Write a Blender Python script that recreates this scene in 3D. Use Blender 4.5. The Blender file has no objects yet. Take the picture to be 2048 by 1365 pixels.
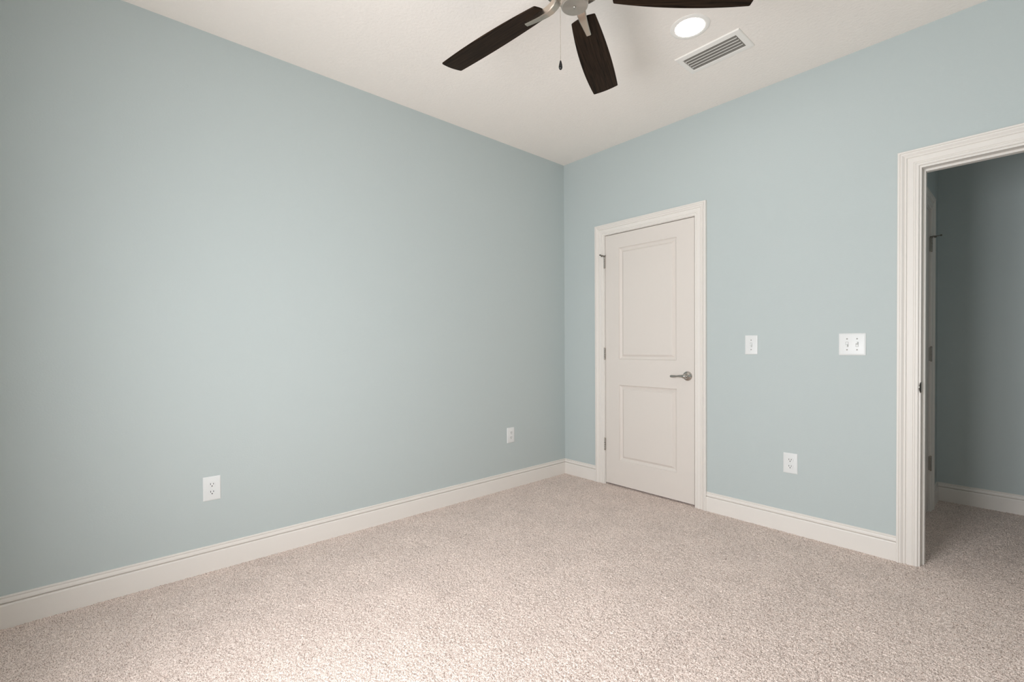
import bpy, bmesh, math, random
import numpy as np
from mathutils import Vector, Matrix

scene = bpy.context.scene
COL = scene.collection
PI = math.pi

# ---------------------------------------------------------------- camera
YAW, PITCH, ROLL = 0.8434748849, -0.0123037762, -0.0058859394
fw = Vector((-math.sin(YAW) * math.cos(PITCH), math.cos(YAW) * math.cos(PITCH), math.sin(PITCH)))
rt = Vector((math.cos(YAW), math.sin(YAW), 0))
up = rt.cross(fw)
r2 = math.cos(ROLL) * rt + math.sin(ROLL) * up
u2 = -math.sin(ROLL) * rt + math.cos(ROLL) * up
cam_data = bpy.data.cameras.new('camera')
cam = bpy.data.objects.new('camera', cam_data)
COL.objects.link(cam)
M = Matrix((r2, u2, -fw)).transposed().to_4x4()
M.translation = Vector((2.80446, -3.12591, 1.14291))
cam.matrix_world = M
cam_data.sensor_fit = 'HORIZONTAL'
cam_data.sensor_width = 36.0
cam_data.lens = 933.2888 / 2048 * 36.0
cam_data.shift_y = 20.862 / 2048
cam_data.clip_start = 0.02
scene.camera = cam

# ---------------------------------------------------------------- world, light, exposure
world = bpy.data.worlds.new('world')
scene.world = world
world.use_nodes = True
world.node_tree.nodes['Background'].inputs[0].default_value = (0.75, 0.85, 1.0, 1)
world.node_tree.nodes['Background'].inputs[1].default_value = 1.0
vs = scene.view_settings
vs.view_transform = 'Standard'
vs.look = 'None'
vs.exposure = 0.0
vs.gamma = 1.0
vs.use_curve_mapping = False

ROOM_X, ROOM_Y, H = 3.31, -3.57, 2.743       # bedroom inside faces: x 0..3.31, y -3.57..0
WIN_X0, WIN_X1, WIN_Z0, WIN_Z1 = 1.40, 2.32, 0.58, 1.76
WALL_T = 0.115
HALL_X0, HALL_X1, HALL_Y = 2.325, 3.75, 1.447
DAYLIGHT_WATTS = 73.5

lamp = bpy.data.lights.new('window_daylight', 'AREA')
lamp.shape = 'RECTANGLE'
lamp.size, lamp.size_y = WIN_X1 - WIN_X0, WIN_Z1 - WIN_Z0
lamp.energy = DAYLIGHT_WATTS
lamp.color = (0.985, 0.985, 1.0)
lo = bpy.data.objects.new('window_daylight', lamp)
lo.location = ((WIN_X0 + WIN_X1) / 2, ROOM_Y - 0.022, (WIN_Z0 + WIN_Z1) / 2)
lo.rotation_euler = (PI / 2, 0, 0)            # -Z of the lamp looks along +Y, into the room
COL.objects.link(lo)
DOWNLIGHT_STRENGTH = 45.0


# ---------------------------------------------------------------- materials
def new_mat(name):
    m = bpy.data.materials.new(name)
    m.use_nodes = True
    nt = m.node_tree
    return m, nt, nt.nodes['Principled BSDF']


def node(nt, kind, **kw):
    n = nt.nodes.new(kind)
    for k, v in kw.items():
        if k in n.inputs:
            n.inputs[k].default_value = v
        else:
            setattr(n, k, v)
    return n


def bump_mat(name, col, rough, scale, strength, dist, detail=3.0, spec=0.3, var=0.0):
    m, nt, b = new_mat(name)
    b.inputs['Base Color'].default_value = (*col, 1)
    b.inputs['Roughness'].default_value = rough
    b.inputs['Specular IOR Level'].default_value = spec
    geo = node(nt, 'ShaderNodeNewGeometry')
    nz = node(nt, 'ShaderNodeTexNoise', Scale=scale, Detail=detail)
    nt.links.new(geo.outputs['Position'], nz.inputs['Vector'])
    bp = node(nt, 'ShaderNodeBump', Strength=strength, Distance=dist)
    nt.links.new(nz.outputs['Fac'], bp.inputs['Height'])
    nt.links.new(bp.outputs['Normal'], b.inputs['Normal'])
    return m


def flat_mat(name, col, rough=0.4, metal=0.0, spec=0.5):
    m, nt, b = new_mat(name)
    b.inputs['Base Color'].default_value = (*col, 1)
    b.inputs['Roughness'].default_value = rough
    b.inputs['Metallic'].default_value = metal
    b.inputs['Specular IOR Level'].default_value = spec
    geo = node(nt, 'ShaderNodeNewGeometry')
    nz = node(nt, 'ShaderNodeTexNoise', Scale=300.0, Detail=2.0)
    nt.links.new(geo.outputs['Position'], nz.inputs['Vector'])
    mr = node(nt, 'ShaderNodeMapRange')
    var = 0.008 if metal > 0.5 else 0.04
    mr.inputs['To Min'].default_value = max(0.02, rough - var)
    mr.inputs['To Max'].default_value = rough + var
    nt.links.new(nz.outputs['Fac'], mr.inputs['Value'])
    nt.links.new(mr.outputs['Result'], b.inputs['Roughness'])
    return m


M_WALL = bump_mat('blue_grey_wall_paint', (0.507, 0.565, 0.566), 0.62, 140.0, 0.35, 0.0012, 3.0, 0.25)
M_CEIL = bump_mat('ceiling_texture_paint', (0.90, 0.845, 0.795), 0.85, 62.0, 0.6, 0.004, 4.0, 0.1)
M_TRIM = bump_mat('white_trim_enamel', (0.80, 0.765, 0.725), 0.42, 60.0, 0.05, 0.001, 2.0, 0.3)
M_DOOR = bump_mat('white_door_enamel', (0.735, 0.685, 0.64), 0.45, 180.0, 0.10, 0.0008, 3.0, 0.3)
M_PLASTIC = flat_mat('white_plastic', (0.76, 0.775, 0.775), 0.35, 0.0, 0.4)
M_DARK = flat_mat('black_slot', (0.006, 0.006, 0.006), 0.6, 0.0, 0.2)
M_GAP_SHADE = flat_mat('painted_gap_shade', (0.22, 0.22, 0.21), 0.6, 0.0, 0.2)
M_SCREW = flat_mat('dull_screw_metal', (0.33, 0.32, 0.30), 0.5, 0.6, 0.3)
M_DUCT = flat_mat('dark_duct_metal', (0.02, 0.019, 0.018), 0.7, 0.0, 0.2)
M_LOUVER = flat_mat('white_enamelled_metal', (0.88, 0.85, 0.81), 0.4, 0.0, 0.4)
M_BLADE = flat_mat('grey_metal_blade', (0.21, 0.195, 0.17), 0.5, 0.0, 0.3)
M_NICKEL = flat_mat('satin_nickel', (0.56, 0.49, 0.42), 0.27, 1.0)
M_HINGE = flat_mat('satin_hinge_metal', (0.42, 0.40, 0.37), 0.42, 1.0)
M_CHROME = flat_mat('polished_nickel', (0.50, 0.475, 0.445), 0.10, 1.0)
M_BRONZE = flat_mat('dark_metal', (0.20, 0.19, 0.17), 0.28, 1.0)
M_KNOB = flat_mat('black_gloss_plastic', (0.008, 0.008, 0.008), 0.15, 0.0, 0.5)


def make_brushed():
    m, nt, b = new_mat('brushed_nickel_disc')
    b.inputs['Metallic'].default_value = 1.0
    tc = node(nt, 'ShaderNodeTexCoord')
    wv = node(nt, 'ShaderNodeTexWave', Scale=60.0, Distortion=1.5)
    wv.wave_type = 'RINGS'
    wv.rings_direction = 'Z'
    nt.links.new(tc.outputs['Object'], wv.inputs['Vector'])
    cr = node(nt, 'ShaderNodeMapRange')
    cr.inputs['To Min'].default_value = 0.28
    cr.inputs['To Max'].default_value = 0.42
    nt.links.new(wv.outputs['Fac'], cr.inputs['Value'])
    nt.links.new(cr.outputs['Result'], b.inputs['Roughness'])
    b.inputs['Base Color'].default_value = (0.56, 0.505, 0.455, 1)
    b.inputs['Anisotropic'].default_value = 0.6
    return m


M_BRUSHED = make_brushed()


def make_wood():
    m, nt, b = new_mat('espresso_wood_veneer')
    tc = node(nt, 'ShaderNodeTexCoord')
    mp = node(nt, 'ShaderNodeMapping')
    mp.inputs['Scale'].default_value = (6.0, 190.0, 190.0)
    nt.links.new(tc.outputs['Object'], mp.inputs['Vector'])
    nz = node(nt, 'ShaderNodeTexNoise', Scale=1.0, Detail=6.0, Roughness=0.65, Distortion=0.3)
    nt.links.new(mp.outputs['Vector'], nz.inputs['Vector'])
    cr = node(nt, 'ShaderNodeValToRGB')
    cr.color_ramp.elements[0].position = 0.35
    cr.color_ramp.elements[0].color = (0.005, 0.0028, 0.0016, 1)
    cr.color_ramp.elements[1].position = 0.75
    cr.color_ramp.elements[1].color = (0.042, 0.0245, 0.0140, 1)
    nt.links.new(nz.outputs['Fac'], cr.inputs['Fac'])
    nt.links.new(cr.outputs['Color'], b.inputs['Base Color'])
    b.inputs['Roughness'].default_value = 0.5
    b.inputs['Specular IOR Level'].default_value = 0.08
    bp = node(nt, 'ShaderNodeBump', Strength=0.3, Distance=0.0006)
    nt.links.new(nz.outputs['Fac'], bp.inputs['Height'])
    nt.links.new(bp.outputs['Normal'], b.inputs['Normal'])
    return m


M_WOOD = make_wood()


def make_carpet():
    m, nt, b = new_mat('beige_cut_pile_carpet')
    geo = node(nt, 'ShaderNodeNewGeometry')
    # two-tone yarn flecks, plus dark specks painting the shade in pits between tufts
    n1 = node(nt, 'ShaderNodeTexNoise', Scale=270.0, Detail=2.0, Roughness=0.6)
    nt.links.new(geo.outputs['Position'], n1.inputs['Vector'])
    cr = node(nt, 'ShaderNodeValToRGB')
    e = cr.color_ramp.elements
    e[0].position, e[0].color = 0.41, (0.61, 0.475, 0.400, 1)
    pit_shade = e.new(0.32)
    pit_shade.color = (0.26, 0.175, 0.135, 1)
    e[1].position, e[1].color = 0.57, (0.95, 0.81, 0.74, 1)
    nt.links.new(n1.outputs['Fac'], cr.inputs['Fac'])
    # brushed areas where the pile leans another way
    n2 = node(nt, 'ShaderNodeTexNoise', Scale=5.0, Detail=3.0, Roughness=0.6)
    nt.links.new(geo.outputs['Position'], n2.inputs['Vector'])
    mr = node(nt, 'ShaderNodeMapRange')
    mr.inputs['From Min'].default_value = 0.3
    mr.inputs['From Max'].default_value = 0.7
    mr.inputs['To Min'].default_value = 0.93
    mr.inputs['To Max'].default_value = 1.05
    nt.links.new(n2.outputs['Fac'], mr.inputs['Value'])
    mx = node(nt, 'ShaderNodeVectorMath', operation='SCALE')
    nt.links.new(cr.outputs['Color'], mx.inputs[0])
    nt.links.new(mr.outputs['Result'], mx.inputs['Scale'])
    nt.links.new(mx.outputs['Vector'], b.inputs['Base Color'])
    b.inputs['Roughness'].default_value = 0.95
    b.inputs['Specular IOR Level'].default_value = 0.05
    b.inputs['Sheen Weight'].default_value = 0.15
    return m


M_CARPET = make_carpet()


def make_lens():
    m, nt, b = new_mat('lit_diffuser')
    b.inputs['Base Color'].default_value = (0.9, 0.9, 0.88, 1)
    b.inputs['Emission Color'].default_value = (1.0, 0.97, 0.92, 1)
    b.inputs['Emission Strength'].default_value = DOWNLIGHT_STRENGTH
    return m


M_LENS = make_lens()


# ---------------------------------------------------------------- mesh helpers
class MB:
    def __init__(self):
        self.bm = bmesh.new()

    def box(self, x0, x1, y0, y1, z0, z1, bevel=0.0, segs=2):
        bm = self.bm
        x0, x1 = sorted((x0, x1)); y0, y1 = sorted((y0, y1)); z0, z1 = sorted((z0, z1))
        v = [bm.verts.new(p) for p in ((x0, y0, z0), (x1, y0, z0), (x1, y1, z0), (x0, y1, z0),
                                       (x0, y0, z1), (x1, y0, z1), (x1, y1, z1), (x0, y1, z1))]
        fs = [bm.faces.new([v[i] for i in q]) for q in
              ((3, 2, 1, 0), (4, 5, 6, 7), (0, 1, 5, 4), (1, 2, 6, 5), (2, 3, 7, 6), (3, 0, 4, 7))]
        if bevel > 0:
            es = list({e for f in fs for e in f.edges})
            bmesh.ops.bevel(bm, geom=es, offset=bevel, segments=segs, affect='EDGES', profile=0.6)
        return self

    def rings(self, rings, cap0=True, cap1=True, closed=True):
        """skin a list of vertex rings (each a list of points)"""
        bm = self.bm
        R = [[bm.verts.new(p) for p in r] for r in rings]
        n = len(R[0])
        for a, b in zip(R[:-1], R[1:]):
            for i in range(n if closed else n - 1):
                j = (i + 1) % n
                bm.faces.new((a[i], a[j], b[j], b[i]))
        if cap0:
            bm.faces.new(list(reversed(R[0])))
        if cap1:
            bm.faces.new(R[-1])
        return self

    def lathe(self, prof, origin=(0, 0, 0), axis='Z', n=32):
        """prof: list of (radius, height along axis)"""
        o = Vector(origin)
        rs = []
        for r, h in prof:
            r = max(r, 1e-5)
            ring = []
            for i in range(n):
                a = 2 * PI * i / n
                c, s = r * math.cos(a), r * math.sin(a)
                p = {'Z': (c, s, h), 'Y': (c, h, -s), 'X': (h, c, s)}[axis]
                ring.append(o + Vector(p))
            rs.append(ring)
        return self.rings(rs)

    def tube(self, pts, radii, n=14, side=Vector((0, 0, 1))):
        """pts: list of Vectors; radii: list of (a, b): a along cross(side,dir), b along the other"""
        rs = []
        pts = [Vector(p) for p in pts]
        for i, p in enumerate(pts):
            d = (pts[min(i + 1, len(pts) - 1)] - pts[max(i - 1, 0)]).normalized()
            u = side.cross(d).normalized()
            w = d.cross(u).normalized()
            a, b = radii[i] if isinstance(radii[i], tuple) else (radii[i], radii[i])
            rs.append([p + u * (a * math.cos(2 * PI * k / n)) + w * (b * math.sin(2 * PI * k / n)) for k in range(n)])
        return self.rings(rs)

    def build(self, name, mat, parent=None, smooth=None):
        bm = self.bm
        bmesh.ops.recalc_face_normals(bm, faces=bm.faces)
        me = bpy.data.meshes.new(name)
        bm.to_mesh(me)
        bm.free()
        me.materials.append(mat)
        if smooth is not None:
            for p in me.polygons:
                p.use_smooth = True
            me.set_sharp_from_angle(angle=math.radians(smooth))
        o = bpy.data.objects.new(name, me)
        COL.objects.link(o)
        if parent:
            o.parent = parent
        return o


def thing(name, label, cat, loc=(0, 0, 0), rotz=0.0, group=None):
    o = bpy.data.objects.new(name, None)
    o.empty_display_size = 0.05
    COL.objects.link(o)
    o.location = loc
    o.rotation_euler = (0, 0, rotz)
    o['label'] = label
    o['category'] = cat
    if group:
        o['group'] = group
    return o


def struct(o, label=None, cat=None):
    o['kind'] = 'structure'
    if label:
        o['label'] = label
        o['category'] = cat
    return o


def children(o):
    return [c for c in bpy.data.objects if c.parent == o]


def dup(o, parent=None):
    c = o.copy()
    COL.objects.link(c)
    if parent:
        c.parent = parent
    for ch in children(o):
        dup(ch, c)
    return c


# ---------------------------------------------------------------- room shell
CL0, CL1, CLH = 0.4405, 1.2245, 2.0455           # closet door opening in wall_right
DW0, DW1, DWH = 2.403, 3.189, 2.044              # doorway opening in wall_right (jamb outside)


def wall_panels(mb, a0, a1, holes, put):
    """boxes of a wall from a0 to a1 with (h0,h1,z0,z1) holes; put(mb, s0, s1, z0, z1)"""
    s = a0
    for h0, h1, z0, z1 in sorted(holes):
        put(mb, s, h0, 0, H)
        if z0 > 0:
            put(mb, h0, h1, 0, z0)
        put(mb, h0, h1, z1, H)
        s = h1
    put(mb, s, a1, 0, H)


mb = MB()
mb.box(-WALL_T, 0, ROOM_Y - WALL_T, WALL_T, -0.05, H)
struct(mb.build('wall_left', M_WALL), 'blue grey painted wall on the left side', 'wall')

mb = MB()
wall_panels(mb, 0, HALL_X1, [(CL0, CL1, 0, CLH), (DW0, DW1, 0, DWH)],
            lambda m, s0, s1, z0, z1: m.box(s0, s1, 0, WALL_T, z0, z1))
struct(mb.build('wall_right', M_WALL), 'blue grey wall holding the closed door and the open doorway', 'wall')

mb = MB()
wall_panels(mb, 0, ROOM_X + WALL_T, [(WIN_X0, WIN_X1, WIN_Z0, WIN_Z1)],
            lambda m, s0, s1, z0, z1: m.box(s0, s1, ROOM_Y - WALL_T, ROOM_Y, z0, z1))
struct(mb.build('wall_rear', M_WALL))

mb = MB()
mb.box(ROOM_X, ROOM_X + WALL_T, ROOM_Y, 0, 0, H)
struct(mb.build('wall_side', M_WALL))

# window in the rear wall (behind the camera): frame, mullion, sill
win = bpy.data.objects.new('window_1', None)
COL.objects.link(win)
win.location = ((WIN_X0 + WIN_X1) / 2, ROOM_Y, WIN_Z0)
struct(win)
ww, wh = (WIN_X1 - WIN_X0) / 2, WIN_Z1 - WIN_Z0
mb = MB()
mb.box(-ww, -ww + 0.03, -0.018, 0.010, 0, wh); mb.box(ww - 0.03, ww, -0.018, 0.010, 0, wh)
mb.box(-ww + 0.03, ww - 0.03, -0.018, 0.010, 0, 0.03); mb.box(-ww + 0.03, ww - 0.03, -0.018, 0.010, wh - 0.03, wh)
mb.box(-0.02, 0.02, -0.018, 0.010, 0.03, wh - 0.03)
mb.build('window_frame', M_TRIM, win)
mb = MB()
mb.box(-ww - 0.03, ww + 0.03, 0, 0.03, -0.02, 0.0, 0.004)
mb.build('window_sill', M_TRIM, win)

# hallway beyond the doorway
mb = MB()
HD0, HD1 = 0.305, 1.075                        # door in the hall's left wall, along y
wall_panels(mb, WALL_T, HALL_Y, [(HD0 - 0.009, HD1 + 0.009, 0, 2.0415)],
            lambda m, s0, s1, z0, z1: m.box(HALL_X0 - 0.1, HALL_X0, s0, s1, z0, z1))
struct(mb.build('wall_hall_left', M_WALL))
mb = MB()
mb.box(HALL_X0 - 0.1, HALL_X1 + 0.1, HALL_Y, HALL_Y + 0.1, -0.05, H)
struct(mb.build('wall_hall_back', M_WALL), 'shaded blue grey hallway wall seen through the doorway', 'wall')
mb = MB()
mb.box(HALL_X1, HALL_X1 + 0.1, WALL_T, HALL_Y, 0, H)
struct(mb.build('wall_hall_right', M_WALL))
# dark space behind the two closed doors
mb = MB()
mb.box(0.0, 2.2, 0.62, 0.70, 0, H)
struct(mb.build('wall_closet', M_WALL))
mb = MB()
mb.box(1.45, 1.53, WALL_T, 0.62, 0, H)
struct(mb.build('wall_closet_side', M_WALL))

# ceiling with a cut-out for the air register
VX, VY = 1.622, -0.583                           # centre of the register
VHX, VHY = 0.1465, 0.0650                        # half size of its opening
cx0, cx1, cy0, cy1 = -WALL_T, HALL_X1 + 0.1, ROOM_Y - WALL_T, HALL_Y + 0.1
mb = MB()
mb.box(cx0, VX - VHX, cy0, cy1, H, H + 0.12)
mb.box(VX + VHX, cx1, cy0, cy1, H, H + 0.12)
mb.box(VX - VHX, VX + VHX, cy0, VY - VHY, H, H + 0.12)
mb.box(VX - VHX, VX + VHX, VY + VHY, cy1, H, H + 0.12)
struct(mb.build('ceiling', M_CEIL), 'off white lightly textured ceiling', 'ceiling')


# ---------------------------------------------------------------- carpet floor: real pile relief
def carpet():
    step = 0.0036
    x0, x1, y0, y1 = 0.0, 3.75, ROOM_Y, HALL_Y
    nx, ny = int((x1 - x0) / step) + 1, int((y1 - y0) / step) + 1
    rng = np.random.default_rng(7)
    X, Y = np.meshgrid(np.linspace(x0, x1, nx), np.linspace(y0, y1, ny))
    jx = rng.uniform(-0.42, 0.42, X.shape) * step
    jy = rng.uniform(-0.42, 0.42, X.shape) * step
    jx[:, [0, -1]] = 0; jy[[0, -1], :] = 0
    r = rng.random(X.shape)
    Z = (r - 0.5) * 0.0046 - np.where(rng.random(X.shape) < 0.10, 0.0060, 0.0)
    co = np.stack([X + jx, Y + jy, Z], -1).reshape(-1, 3).astype(np.float32)
    idx = np.arange(nx * ny).reshape(ny, nx)
    q = np.stack([idx[:-1, :-1], idx[:-1, 1:], idx[1:, 1:], idx[1:, :-1]], -1).reshape(-1)
    nf = (nx - 1) * (ny - 1)
    me = bpy.data.meshes.new('floor')
    me.vertices.add(nx * ny)
    me.vertices.foreach_set('co', co.reshape(-1))
    me.loops.add(nf * 4)
    me.loops.foreach_set('vertex_index', q.astype(np.int32))
    me.polygons.add(nf)
    me.polygons.foreach_set('loop_start', np.arange(0, nf * 4, 4, dtype=np.int32))
    me.polygons.foreach_set('use_smooth', np.ones(nf, dtype=bool))
    me.update(calc_edges=True)
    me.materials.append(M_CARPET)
    o = bpy.data.objects.new('floor', me)
    COL.objects.link(o)
    return o


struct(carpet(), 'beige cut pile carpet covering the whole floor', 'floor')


# ---------------------------------------------------------------- trim profiles
BASE_H = 0.131
BASE_PROF = [(0.0, BASE_H), (0.0050, BASE_H), (0.0075, BASE_H - 0.0025), (0.0075, BASE_H - 0.0060), (0.0040, BASE_H - 0.0066), (0.0040, BASE_H - 0.0090),
             (0.0085, BASE_H - 0.0098), (0.0110, BASE_H - 0.0190), (0.0112, BASE_H - 0.0262), (0.0012, BASE_H - 0.0272),
             (0.0012, BASE_H - 0.0306), (0.0122, BASE_H - 0.0322), (0.0140, BASE_H - 0.0385), (0.0140, -0.004), (0.0, -0.004)]



def sweep_base(name, p0, p1, m0=0, m1=0):
    """baseboard from p0 to p1 on a wall; room is on the left-hand... outward = rotate dir -90.
    m0/m1: +1 inside-corner mitre, 0 square end"""
    p0, p1 = Vector((*p0, 0)), Vector((*p1, 0))
    d = (p1 - p0).normalized()
    out = Vector((d.y, -d.x, 0))
    rings = []
    for p, sgn, mm in ((p0, 1, m0), (p1, -1, m1)):
        rings.append([p + out * t + d * (sgn * mm * t) + Vector((0, 0, z)) for t, z in BASE_PROF])
    m = MB()
    m.rings(rings)
    o = m.build(name, M_TRIM)
    struct(o)
    return o


CW = 0.0845    # casing width
CAS = [(0.0, -0.0), (0.0, 0.0185), (0.0015, 0.0200), (0.0090, 0.0200), (0.0098, 0.0160), (0.0122, 0.0160), (0.0132, 0.0195),
       (0.0185, 0.0188), (0.0285, 0.0105), (0.0298, 0.0105), (0.0308, 0.0140), (0.0350, 0.0140), (0.0368, 0.0120), (0.0382, 0.0085), (0.0412, 0.0085),
       (0.0422, 0.0112), (0.0630, 0.0104), (0.0642, 0.0080), (0.0662, 0.0080), (0.0672, 0.0104), (0.0705, 0.0104), (0.0718, 0.0078), (0.0738, 0.0078), (0.0748, 0.0092),
       (0.0815, 0.0092), (0.0838, 0.0072), (CW, 0.0050), (CW, 0.0)]


def casing(name, x0, x1, ztop, parent=None, zb=-0.004):
    """door casing in the local frame: wall plane y=0, viewer at -y; x0,x1,ztop = outer edges"""
    rings = [[], [], [], []]
    for o, h in CAS:
        rings[0].append((x0 + o, -h, zb))
        rings[1].append((x0 + o, -h, ztop - o))
        rings[2].append((x1 - o, -h, ztop - o))
        rings[3].append((x1 - o, -h, zb))
    m = MB()
    m.rings(rings)
    ob = m.build(name, M_TRIM, parent)
    return ob


def jamb(x0, x1, z1, depth, parent, stop_y, t=0.012, name='jamb'):
    """lining of an opening: x0,x1,z1 = outer faces; t thick; with a stop strip"""
    m = MB()
    m.box(x0, x0 + t, -0.0005, depth, -0.004, z1)
    m.box(x1 - t, x1, -0.0005, depth, -0.004, z1)
    m.box(x0 + t, x1 - t, -0.0005, depth, z1 - t, z1)
    o = m.build(name, M_TRIM, parent)
    m = MB()
    s = 0.0115
    m.box(x0 + t, x0 + t + s, stop_y, stop_y + 0.034, -0.004, z1 - t, 0.0015)
    m.box(x1 - t - s, x1 - t, stop_y, stop_y + 0.034, -0.004, z1 - t, 0.0015)
    m.box(x0 + t + s, x1 - t - s, stop_y, stop_y + 0.034, z1 - t - s, z1 - t, 0.0015)
    m.build('door_stop', M_TRIM, parent)
    return o


# closet door casing
t1 = casing('trim_1', 0.355, 1.3035, 2.1275)
struct(t1, 'white moulded casing around the closed door', 'door casing')
jamb(CL0, CL1, CLH, WALL_T, t1, 0.040, 0.0055)
# doorway casing
t2 = casing('trim_2', 2.3225, 3.2695, 2.1265)
struct(t2, 'white moulded casing around the open doorway', 'door casing')
jamb(DW0, DW1, DWH, WALL_T, t2, 0.044, 0.012)
m = MB()   # strike plate on the left jamb of the doorway
m.box(DW0 + 0.0115, DW0 + 0.0132, -0.001, 0.030, 0.888, 0.946, 0.0004, 1)
sp = m.build('strike_plate', M_BRONZE, t2)
m = MB()
rr = []
for k in range(9):
    a = k / 8
    z = 0.890 + 0.054 * a
    b = math.sin(PI * a)
    rr.append([(DW0 + 0.0118, -0.0012, z), (DW0 + 0.0135, -0.0012, z), (DW0 + 0.0125 - 0.004 * b, -0.003 - 0.0095 * b, z),
               (DW0 + 0.0105 - 0.004 * b, -0.003 - 0.0095 * b, z)])
m.rings(rr)
m.build('strike_lip', M_BRONZE, sp)
# hallway door casing (on the hall's left wall, x = HALL_X0, seen from +x)
t3 = casing('trim_3', HD0 - 0.090, HD1 + 0.090, 2.1275)
t3.location = (HALL_X0, 0, 0)
t3.rotation_euler = (0, 0, PI / 2)
struct(t3, 'white casing of the hallway door seen edge on', 'door casing')
jamb(HD0 - 0.009, HD1 + 0.009, 2.0415, 0.1, t3, 0.040, 0.0055)

# baseboards
# left wall: from rear to the corner; out must be +x: d=(0,1) -> out=(1,0)
o = sweep_base('baseboard_left', (0, ROOM_Y), (0, 0), 1, 1)
struct(o, 'long white baseboard along the left wall', 'baseboard')
# right wall: d=(1,0) -> out=(0,-1)
o = sweep_base('baseboard_corner', (0, 0), (0.355, 0), 1, 0)
struct(o, 'short white baseboard between the corner and the closed door', 'baseboard')
o = sweep_base('baseboard_right', (1.3035, 0), (2.3225, 0), 0, 0)
struct(o, 'white baseboard between the closed door and the doorway', 'baseboard')
sweep_base('baseboard_side', (ROOM_X, 0), (ROOM_X, ROOM_Y), 1, 1)
sweep_base('baseboard_rear', (ROOM_X, ROOM_Y), (0, ROOM_Y), 1, 1)
o = sweep_base('baseboard_hall_left', (HALL_X0, HD1 + 0.090), (HALL_X0, HALL_Y), 0, 1)
o = sweep_base('baseboard_hall_back', (HALL_X0, HALL_Y), (HALL_X1, HALL_Y), 1, 1)
struct(o, 'white baseboard along the hallway wall beyond the doorway', 'baseboard')


# ---------------------------------------------------------------- doors
def door_slab(w, z0, z1, panels, t=0.035):
    """two-panel moulded slab; local frame front face y=0 (viewer at -y), x 0..w"""
    m = MB()
    bm = m.bm
    xa, xb = panels[0][0], panels[0][1]
    xs = [0, xa, xb, w]
    zs = [z0] + [v for p in panels for v in (p[2], p[3])] + [z1]
    V = [[bm.verts.new((x, 0, z)) for x in xs] for z in zs]
    for j in range(len(zs) - 1):
        for i in range(3):
            if i == 1 and j % 2 == 1:
                continue
            bm.faces.new((V[j][i], V[j][i + 1], V[j + 1][i + 1], V[j + 1][i]))
    prof = [(0.0015, 0.0030), (0.006, 0.0090), (0.013, 0.0125), (0.019, 0.0150), (0.0205, 0.0165), (0.0245, 0.0165), (0.038, 0.0055), (0.041, 0.0045)]
    for j in (1, 3):
        prev = [V[j][1], V[j][2], V[j + 1][2], V[j + 1][1]]
        for o, dep in prof:
            ring = [bm.verts.new(p) for p in ((xa + o, dep, zs[j] + o), (xb - o, dep, zs[j] + o),
                                              (xb - o, dep, zs[j + 1] - o), (xa + o, dep, zs[j + 1] - o))]
            for k in range(4):
                bm.faces.new((prev[k], prev[(k + 1) % 4], ring[(k + 1) % 4], ring[k]))
            prev = ring
        bm.faces.new(prev)
    # sides and back
    bk = [[bm.verts.new((x, t, z)) for x in (0, w)] for z in (z0, z1)]
    bm.faces.new((bk[0][0], bk[1][0], bk[1][1], bk[0][1]))
    bm.faces.new([bk[0][0], bk[0][1]] + [V[0][i] for i in (3, 2, 1, 0)])
    bm.faces.new([bk[1][1], bk[1][0]] + [V[-1][i] for i in (0, 1, 2, 3)])
    bm.faces.new([bk[1][0], bk[0][0]] + [V[j][0] for j in range(len(zs))])
    bm.faces.new([bk[0][1], bk[1][1]] + [V[j][3] for j in reversed(range(len(zs)))])
    return m


PANELS = [(0.129, 0.628, 0.213, 0.823), (0.129, 0.628, 1.028, 1.921)]


def hinge(door, x, z, y=-0.006, with_stop=False, length=0.092, hand=1):
    """hand=+1: casing lies on the -x side of the pin"""
    m = MB()
    seg = length / 5
    for k in range(5):
        m.lathe([(0.0052, z - length / 2 + k * seg + 0.0005), (0.0058, z - length / 2 + k * seg + 0.0012),
                 (0.0058, z - length / 2 + (k + 1) * seg - 0.0012), (0.0052, z - length / 2 + (k + 1) * seg - 0.0005)],
                (x, y, 0), 'Z', 14)
    m.box(x - 0.0045, x + 0.0045, y, 0.004, z - length / 2, z + length / 2)
    h = m.build('hinge', M_HINGE, door, 40)
    m = MB()
    m.lathe([(0.002, z + length / 2 - 0.001), (0.0062, z + length / 2), (0.0062, z + length / 2 + 0.003), (0.003, z + length / 2 + 0.006)], (x, y, 0), 'Z', 12)
    m.lathe([(0.002, z - length / 2 - 0.005), (0.0055, z - length / 2 - 0.002), (0.0055, z - length / 2)], (x, y, 0), 'Z', 12)
    m.build('hinge_pin', M_NICKEL, h, 40)
    if with_stop:
        zt = z + length / 2 + 0.005
        m = MB()
        m.lathe([(0.004, zt - 0.002), (0.0095, zt - 0.001), (0.0095, zt + 0.002), (0.004, zt + 0.003)], (x, y, 0), 'Z', 16)
        # two arms: towards the casing and out into the room with rubber tips
        a = Vector((x, y, zt)); b = Vector((x - hand * 0.016, y - 0.016, zt + 0.001)); c = Vector((x - hand * 0.006, y - 0.046, zt + 0.003))
        m.tube([a, (a + b) / 2, b], [0.0032, 0.003, 0.003], 10)
        m.tube([b + Vector((hand * 0.003, 0.004, 0)), b + Vector((-hand * 0.004, -0.004, 0))], [0.0065, 0.0065], 12)
        m.tube([a, (a + c) / 2, c], [0.0032, 0.0028, 0.0028], 10)
        m.tube([c + Vector((0, 0.004, 0)), c + Vector((0, -0.005, 0))], [0.006, 0.006], 12)
        d = Vector((x + hand * 0.018, y - 0.010, zt))
        m.tube([a, d], [0.003, 0.003], 10)
        m.build('hinge_stop', M_BRONZE, h, 40)
    return h


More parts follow.
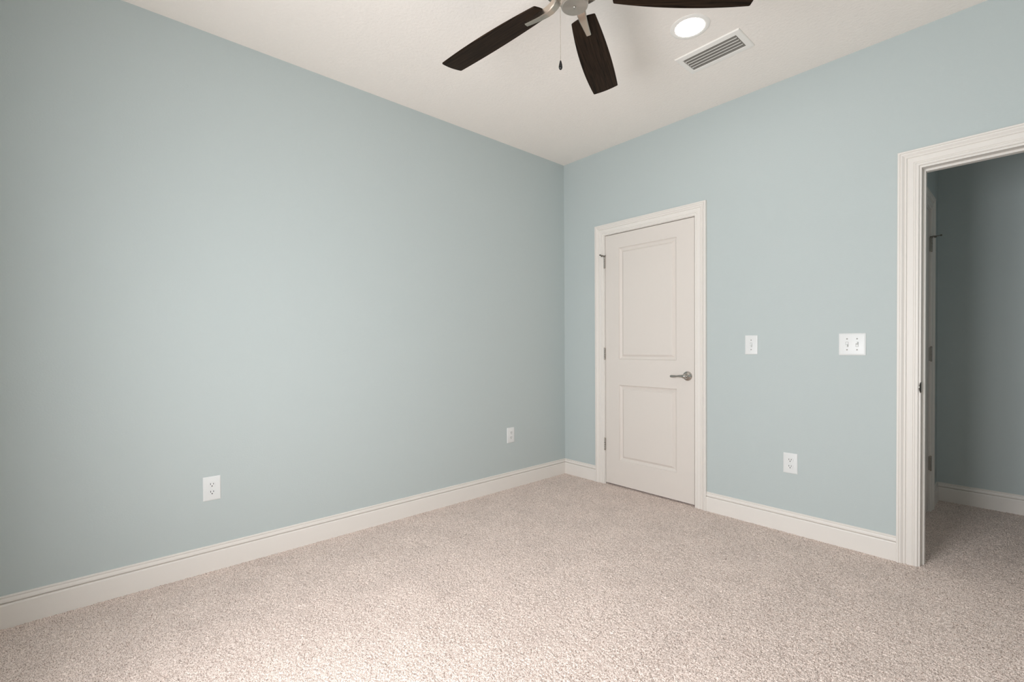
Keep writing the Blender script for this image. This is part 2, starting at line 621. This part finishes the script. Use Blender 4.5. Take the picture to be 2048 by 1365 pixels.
def make_door(name, w, mirrored=False):
    root = bpy.data.objects.new(name, None)
    COL.objects.link(root)
    return root


# closed closet door
d1 = make_door('door_1', 0.762)
d1.location = (0.4495, 0.003, 0)
struct(d1, 'closed white two panel door with lever handle', 'door')
door_slab(0.7625, 0.014, 2.0345, PANELS).build('door_slab', M_DOOR, d1)
for z in (1.822, 1.072, 0.329):
    hinge(d1, -0.0035, z, -0.010, with_stop=(z > 1.5))
# lever handle
hx, hz = 0.7125, 0.920
m = MB()
m.lathe([(0.0335, 0.0), (0.0335, -0.004), (0.0315, -0.0075), (0.027, -0.0095), (0.0255, -0.0105), (0.0175, -0.0150), (0.0150, -0.020),
         (0.0135, -0.022), (0.0001, -0.022)], (hx, 0, hz), 'Y', 40)
hd = m.build('door_handle', M_CHROME, d1, 35)
m = MB()
m.lathe([(0.0115, -0.020), (0.0105, -0.030), (0.0105, -0.046), (0.0135, -0.050), (0.0150, -0.056), (0.0135, -0.063), (0.0070, -0.0665), (0.0001, -0.067)],
        (hx, 0, hz), 'Y', 28)
pts, rad = [], []
for k in range(19):
    a = k / 18
    x = hx - 0.004 - 0.108 * a
    z = hz + 0.0015 * math.sin(a * PI * 2) - 0.003 * a
    y = -0.0565 + 0.010 * math.sin(a * PI * 0.5) ** 2
    w_ = 0.0115 - 0.0055 * min(1, a / 0.45) if a < 0.45 else 0.006 + 0.0034 * math.sin((a - 0.45) / 0.55 * PI * 0.72)
    if a > 0.93:
        w_ *= 1 - ((a - 0.93) / 0.07) ** 2 * 0.75
    pts.append((x, y, z)); rad.append((0.0055 if a < 0.93 else 0.0055 * (1 - (a - 0.93) / 0.07 * 0.7), w_))
m.tube(pts, rad, 16)
m.build('lever', M_CHROME, hd, 50)
m = MB()
m.box(0.7635, 0.7650, 0.004, 0.030, 0.895, 0.948, 0.0005, 1)
m.box(0.7640, 0.7680, 0.001, 0.014, 0.908, 0.935, 0.001, 1)
m.build('latch', M_BRONZE, d1)

# hallway door (closed, in the hall's left wall)
d2 = make_door('door_2', 0.762)
d2.location = (HALL_X0 - 0.003, HD0, 0)
d2.rotation_euler = (0, 0, PI / 2)
struct(d2, 'closed white hallway door seen edge on through the doorway', 'door')
door_slab(HD1 - HD0 - 0.003, 0.014, 2.0335, PANELS).build('door_slab', M_DOOR, d2)
for z in (1.808, 1.070, 0.330):
    hinge(d2, HD1 - HD0 + 0.0005, z, -0.012, with_stop=(z > 1.5), hand=-1)


# ---------------------------------------------------------------- outlets and switches
def plate(m, w, h, t=0.0055, ch=0.006):
    """bevelled wall plate, local frame, front at -y"""
    a, b = w / 2, h / 2
    rings = []
    for ins, y in ((0, 0.0), (0, -0.0022), (0.0012, -0.0036), (ch * 0.6, -t * 0.88), (ch, -t)):
        r = 0.003
        ring = []
        for sx, sz, a0 in ((1, 1, 0), (-1, 1, 90), (-1, -1, 180), (1, -1, 270)):
            for k in range(4):
                an = math.radians(a0 + 30 * k)
                rr_ = max(r - ins * 0.3, 0.0006)
                ring.append((sx * (a - ins - rr_) + rr_ * math.cos(an), y, sz * (b - ins - rr_) + rr_ * math.sin(an)))
        rings.append(ring)
    m.rings(rings)


def screw(m, x, z, y):
    m.lathe([(0.0034, y + 0.0005), (0.0034, y - 0.0006), (0.0022, y - 0.0013), (0.0001, y - 0.0014)], (x, 0, z), 'Y', 14)


def make_outlet(label, loc, rotz, w=0.078, h=0.1225):
    t = thing('electrical_outlet', label, 'outlet', loc, rotz, 'white duplex outlets low on the walls')
    m = MB(); plate(m, w, h); m.build('cover_plate', M_PLASTIC, t, 30)
    for zc in (0.0195, -0.0195):
        m = MB()
        # round-sided receptacle face, flattened at top and bottom
        ring = []
        for k in range(32):
            a = 2 * PI * k / 32
            ring.append((0.0172 * math.cos(a), max(-0.0142, min(0.0142, 0.0172 * math.sin(a)))))
        rings = [[(x * s, y, zc + z * s) for x, z in ring] for s, y in ((1.0, -0.0048), (1.0, -0.0072), (0.95, -0.0078))]
        m.rings(rings)
        rc = m.build('receptacle', M_PLASTIC, t, 30)
        for xc, hh in ((-0.0063, 0.0088), (0.0063, 0.0072)):
            m = MB()
            m.box(xc - 0.0012, xc + 0.0012, -0.0081, -0.0075, zc + 0.0042 - hh / 2, zc + 0.0042 + hh / 2)
            m.build('slot', M_DARK, rc)
        m = MB()
        rg = [(0.0026 * math.cos(a), 0.0026 * math.sin(a)) for a in [PI + PI * k / 10 for k in range(11)]] + [(0.0026, 0.0024), (-0.0026, 0.0024)]
        m.rings([[(x, y, zc - 0.0068 + z) for x, z in rg] for y in (-0.0075, -0.0081)])
        m.build('ground_hole', M_DARK, rc)
    m = MB(); screw(m, 0, 0, -0.0055); m.build('screw', M_PLASTIC, t, 30)
    return t


out1 = make_outlet('white duplex outlet on the left wall nearest the camera, far left of the long baseboard', (0, -2.694, 0.4215), PI / 2)
o = dup(out1); o.location = (0, -0.650, 0.4245)
o['label'] = 'white duplex outlet low on the left wall close to the room corner'
o = dup(out1); o.location = (1.820, 0, 0.4220); o.rotation_euler = (0, 0, 0)
o['label'] = 'white duplex outlet on the right wall between closed door and doorway'


def toggle(m, xc, upw):
    m.box(xc - 0.0052, xc + 0.0052, -0.0068, -0.0050, -0.0122, 0.0122, 0.0004, 1)
    s = 1 if upw else -1
    rings = []
    for f, w_, h_ in ((0.0, 0.0043, 0.0052), (0.5, 0.0040, 0.0044), (1.0, 0.0036, 0.0034)):
        y = -0.0055 - 0.0125 * f
        zc = s * (0.001 + 0.0085 * f)
        rings.append([(xc - w_, y, zc - h_), (xc + w_, y, zc - h_), (xc + w_, y, zc + h_), (xc - w_, y, zc + h_)])
    m.rings(rings)


def make_switch(label, loc, w, xs):
    t = thing('light_switch', label, 'light switch', loc, 0)
    m = MB(); plate(m, w, 0.1225, 0.0055, 0.006 if len(xs) == 1 else 0.009); m.build('cover_plate', M_PLASTIC, t, 30)
    for xc, u_ in xs:
        m = MB(); m.box(xc - 0.0062, xc + 0.0062, -0.0057, -0.0050, -0.0133, 0.0133); m.build('toggle_gap_shade', M_GAP_SHADE, t)  # grey backing paints the shadow in the gap around the toggle
        m = MB(); toggle(m, xc, u_); m.build('toggle', M_PLASTIC, t)
        for z in (0.0302, -0.0302):
            m = MB(); screw(m, xc, z, -0.0055); m.build('screw', M_SCREW, t, 30)
    return t


make_switch('narrow white single toggle switch beside the closed door', (1.5945, 0, 1.1390), 0.0765, [(0, False)])
make_switch('wide white double toggle switch plate beside the open doorway', (2.1270, 0, 1.1395), 0.1245, [(-0.023, False), (0.023, True)])

# ---------------------------------------------------------------- ceiling register
t = thing('air_vent', 'white rectangular louvred air vent set in the ceiling', 'air vent', (VX, VY, H))
m = MB()
ox, oy = 0.1755, 0.1000
rg = []
for hx_, hy_, z in ((ox, oy, 0.0), (ox, oy, -0.0040), (ox - 0.003, oy - 0.003, -0.0070), (VHX + 0.002, VHY + 0.002, -0.0084), (VHX, VHY, -0.0080), (VHX - 0.0012, VHY - 0.0012, -0.0060), (VHX - 0.0012, VHY - 0.0012, 0.03)):
    rg.append([(hx_, -hy_, z), (hx_, hy_, z), (-hx_, hy_, z), (-hx_, -hy_, z)])
m.rings(rg, False, False)
m.build('frame', M_LOUVER, t)
NL = 5
pitch = 2 * VHY / NL
for k in range(5):
    yc = -VHY + pitch * (k + 1) - 0.003
    top = 0.55 if k == 0 else 1.0
    m = MB()
    prof = [(0.0006, -0.0070), (0.0018, -0.0066), (-0.0030, 0.0030 * top), (-0.0105 * top, 0.0170 * top), (-0.0117 * top, 0.0166 * top), (-0.0042, 0.0026 * top)]
    m.rings([[(x, yc + a, b) for a, b in prof] for x in (-VHX + 0.0015, VHX - 0.0015)])
    lv = m.build('louver', M_BLADE, t)
    if k == 4:
        continue
    m = MB()
    prof = [(-0.0026, -0.0076), (-0.0020, -0.0084), (0.0022, -0.0084), (0.0026, -0.0076), (0.0018, -0.0064), (-0.0014, -0.0064)]
    m.rings([[(x, yc + a, b) for a, b in prof] for x in (-VHX + 0.0055, VHX - 0.0055)])
    m.build('louver_lip', M_LOUVER, lv)
m = MB()
for k in range(15):
    xc = -VHX + 0.02 + (2 * VHX - 0.04) * k / 14
    m.box(xc - 0.0012, xc + 0.0012, -VHY + 0.002, VHY - 0.002, 0.016, 0.030)
m.build('damper_blades', M_DUCT, t)
m = MB()
m.box(-VHX + 0.0005, VHX - 0.0005, -VHY + 0.0005, VHY - 0.0005, 0.10, 0.11)
m.box(-VHX + 0.0005, -VHX + 0.001, -VHY + 0.0005, VHY - 0.0005, 0.03, 0.10)
m.box(VHX - 0.001, VHX - 0.0005, -VHY + 0.0005, VHY - 0.0005, 0.03, 0.10)
m.box(-VHX + 0.001, VHX - 0.001, -VHY + 0.0005, -VHY + 0.001, 0.03, 0.10)
m.box(-VHX + 0.001, VHX - 0.001, VHY - 0.001, VHY - 0.0005, 0.03, 0.10)
m.build('duct', M_DUCT, t)
for s in (-1, 1):
    m = MB()
    m.lathe([(0.0035, -0.0066), (0.0035, -0.0082), (0.002, -0.0090), (0.0001, -0.0091)], (s * 0.1620, 0.0, 0), 'Z', 14)
    m.build('screw', M_LOUVER, t, 30)

# ---------------------------------------------------------------- recessed downlight
t = thing('recessed_light', 'round lit recessed ceiling light beside the air vent', 'ceiling light', (1.637, -0.876, H), 0, 'recessed ceiling lights')
m = MB()
R0 = 0.0945
prof = [(R0, 0.0), (R0, -0.0020), (R0 - 0.002, -0.0034), (R0 - 0.012, -0.0046), (0.0725, -0.0048), (0.0698, -0.0036), (0.0698, 0.0)]
m.rings([[(r * math.cos(2 * PI * k / 64), r * math.sin(2 * PI * k / 64), z) for k in range(64)] for r, z in prof], False, False)
m.build('trim_ring', M_LOUVER, t, 40)
m = MB()
m.lathe([(0.0700, -0.0012), (0.0700, -0.0030), (0.060, -0.0045), (0.030, -0.0052), (0.0001, -0.0054)], (0, 0, 0), 'Z', 64)
m.build('diffuser', M_LENS, t, 60)
# added fill light to brighten the hallway, shaped as an unseen flush fixture
hall_fill = thing('hall_fill_light', 'added unseen fill light on the hallway ceiling', 'ceiling light', (3.30, 0.80, H))
m = MB()
m.lathe([(0.11, 0.0), (0.11, -0.020), (0.104, -0.024), (0.0001, -0.024)], (0, 0, 0), 'Z', 40)
m.build('housing', M_LOUVER, hall_fill, 40)
hl = bpy.data.lights.new('hall_fill_lamp', 'AREA')
hl.shape = 'DISK'
hl.size = 0.18
hl.energy = 0.7
hl.color = (0.94, 1.0, 1.0)
hlo = bpy.data.objects.new('hall_fill_lamp', hl)
hlo.location = (3.30, 0.80, H - 0.026)
COL.objects.link(hlo)
# its twin on the other side of the fan, above and behind the camera's view
t2_ = dup(t)
t2_.location = (1.660, -2.690, H)
t2_['label'] = 'round lit recessed ceiling light near the rear wall, beyond the fan'

# ---------------------------------------------------------------- ceiling fan
FX, FY, ZB = 1.6569, -1.7827, 2.4542
fan = thing('ceiling_fan', 'ceiling fan with dark wood blades and brushed nickel motor', 'ceiling fan', (FX, FY, H))


def zl(z):
    return z - H


m = MB()
m.lathe([(0.0675, zl(H - 0.0005)), (0.0675, zl(H - 0.010)), (0.060, zl(H - 0.030)), (0.040, zl(H - 0.052)), (0.018, zl(H - 0.060)), (0.0001, zl(H - 0.060))], (0, 0, 0), 'Z', 48)
m.build('canopy', M_NICKEL, fan, 40)
m = MB()
m.lathe([(0.0127, zl(H - 0.058)), (0.0127, zl(2.595))], (0, 0, 0), 'Z', 24)
m.build('downrod', M_NICKEL, fan, 40)
m = MB()
m.lathe([(0.020, zl(2.612)), (0.030, zl(2.606)), (0.060, zl(2.598)), (0.100, zl(2.580)), (0.1215, zl(2.552)), (0.1260, zl(2.525)), (0.1245, zl(2.498)),
         (0.1200, zl(2.4830)), (0.1130, zl(2.4800)), (0.0001, zl(2.4800))], (0, 0, 0), 'Z', 64)
m.build('motor_housing', M_NICKEL, fan, 40)
m = MB()
m.lathe([(0.0550, zl(2.4795)), (0.0550, zl(2.4600)), (0.0505, zl(2.4540)), (0.0505, zl(2.4080)), (0.0490, zl(2.4030)), (0.0460, zl(2.4008)), (0.0070, zl(2.4000)), (0.0001, zl(2.4000))], (0, 0, 0), 'Z', 64)
sw = m.build('switch_housing', M_BRUSHED, fan, 30)
m = MB()
m.lathe([(0.0050, zl(2.4005)), (0.0058, zl(2.3985)), (0.0045, zl(2.3965)), (0.0001, zl(2.3955))], (0, 0, 0), 'Z', 20)
m.build('cap_screw', M_CHROME, sw, 50)

r0, r1, w0, w1, b1, b2 = 0.150, 0.660, 0.0982, 0.1216, 0.0286, 0.0168
o0, o1 = 0.0031, 0.0081
BETA, TH0, DROOP = -0.1852, 3.2878, 0.0228
delta = math.atan2(DROOP, r1 - r0)


def blade_outline():
    top, bot = [], []
    N = 24
    for k in range(N + 1):
        u = k / N
        w = w0 * (1 - u) + w1 * u
        s = r0 + u * (r1 - r0)
        c = o0 * (1 - u) + o1 * u
        top.append((s, w / 2 + b1 * 2 * u * (1 - u) * 2 / 2 + c))
        bot.append((s, -w / 2 - b2 * 2 * u * (1 - u) * 2 / 2 + c))
    # rounded corners: drop the end points, insert short arcs, and bow the two ends outwards
    def corner(p, a, b, r=0.006, n=4):
        p, a, b = Vector(p), Vector(a), Vector(b)
        pa = p + (a - p).normalized() * r
        pb = p + (b - p).normalized() * r
        return [tuple((1 - t) ** 2 * pa + 2 * t * (1 - t) * p + t * t * pb) for t in [i / n for i in range(n + 1)]]
    tipmid = [(r1 + 0.006 * math.sin(PI * f), top[-1][1] * (1 - f) + bot[-1][1] * f) for f in [i / 8 for i in range(1, 8)]]
    rootmid = [(r0 - 0.010 * math.sin(PI * f), bot[0][1] * (1 - f) + top[0][1] * f) for f in [i / 8 for i in range(1, 8)]]
    out = []
    out += corner(top[0], rootmid[-1], top[1], 0.005)
    out += top[1:-1]
    out += corner(top[-1], top[-2], tipmid[0], 0.005)
    out += tipmid
    out += corner(bot[-1], tipmid[-1], bot[-2], 0.005)
    out += list(reversed(bot[1:-1]))
    out += corner(bot[0], bot[1], rootmid[0], 0.005)
    out += rootmid
    return out


OUT = blade_outline()
blade_me = iron_me = None
for k in range(5):
    a = TH0 - k * 2 * PI / 5
    z_c = ZB + r0 * math.tan(delta) - H
    if k == 0:
        m = MB()
        T = 0.0028
        m.rings([[(x, y, z) for x, y in OUT] for z in (-T, T)])
        bl = m.build('blade', M_WOOD, fan)
        bev = bl.modifiers.new('edge', 'BEVEL')
        bev.width = 0.0012
        bev.segments = 2
        bev.limit_method = 'ANGLE'
        # blade iron: tapered cast arm curving up to the motor
        m = MB()
        path = [(0.230, -0.0095, 0.0105), (0.205, -0.0115, 0.0115), (0.180, -0.0135, 0.0127), (0.155, -0.0150, 0.0140), (0.130, -0.0155, 0.0155),
                (0.108, -0.0135, 0.0170), (0.090, -0.0075, 0.0180), (0.077, 0.0030, 0.0188), (0.068, 0.0150, 0.0195), (0.062, 0.0300, 0.0200)]
        thk = [0.014, 0.017, 0.019, 0.021, 0.022, 0.022, 0.020, 0.018, 0.016, 0.015]
        rings = []
        P = [Vector((s, 0, z)) for s, z, _ in path]
        for i, p in enumerate(P):
            d = (P[min(i + 1, len(P) - 1)] - P[max(i - 1, 0)]).normalized()
            nrm = Vector((d.z, 0, -d.x))
            if nrm.z < 0:
                nrm = -nrm
            hw, tt = path[i][2], thk[i]
            lo_, hi_ = p - nrm * tt * 0.5, p + nrm * tt * 0.5
            c = min(0.003, tt * 0.3)
            rings.append([hi_ + Vector((0, -hw, 0)), hi_ + Vector((0, hw, 0)), lo_ + Vector((0, hw, 0)) + nrm * c, lo_ + Vector((0, hw - c, 0)),
                          lo_ + Vector((0, -hw + c, 0)), lo_ + Vector((0, -hw, 0)) + nrm * c])
        m.rings(rings)
        ir = m.build('blade_arm', M_NICKEL, fan, 35)
        blade_me, iron_me = bl, ir
    else:
        bl = blade_me.copy(); COL.objects.link(bl); bl.parent = fan
        ir = iron_me.copy(); COL.objects.link(ir); ir.parent = fan
    base = Matrix.Translation((0, 0, z_c)) @ Matrix.Rotation(a, 4, 'Z') @ Matrix.Rotation(delta, 4, 'Y')
    bl.matrix_local = base @ Matrix.Rotation(BETA, 4, 'X')
    ir.matrix_local = base @ Matrix.Rotation(BETA * 0.55, 4, 'X')

# pull chain with its fob
ca = math.atan2(-1.820 + 1.783, 1.627 - 1.657)
cxp, cyp = 0.0535 * math.cos(ca), 0.0535 * math.sin(ca)
m = MB()
ztop, zbot = 2.432, 2.2005
nb = 90
for k in range(nb):
    z = zl(ztop - (ztop - zbot) * k / (nb - 1))
    m.lathe([(0.0002, z - 0.0011), (0.0009, z - 0.0006), (0.00115, z), (0.0009, z + 0.0006), (0.0002, z + 0.0011)], (cxp, cyp, 0), 'Z', 8)
m.lathe([(0.00045, zl(zbot)), (0.00045, zl(ztop))], (cxp, cyp, 0), 'Z', 6)
m.tube([(cxp * 0.9, cyp * 0.9, zl(ztop)), (cxp, cyp, zl(ztop))], [0.003, 0.002], 10)
ch = m.build('pull_chain', M_NICKEL, fan, 60)
m = MB()
zz = zl(zbot)
m.lathe([(0.0012, zz + 0.002), (0.0028, zz), (0.0042, zz - 0.006), (0.0062, zz - 0.014), (0.0072, zz - 0.021), (0.0064, zz - 0.027), (0.0038, zz - 0.031), (0.0001, zz - 0.0322)], (cxp, cyp, 0), 'Z', 24)
m.build('chain_fob', M_KNOB, ch, 60)

scene.cycles.max_bounces = 12
scene.cycles.diffuse_bounces = 8
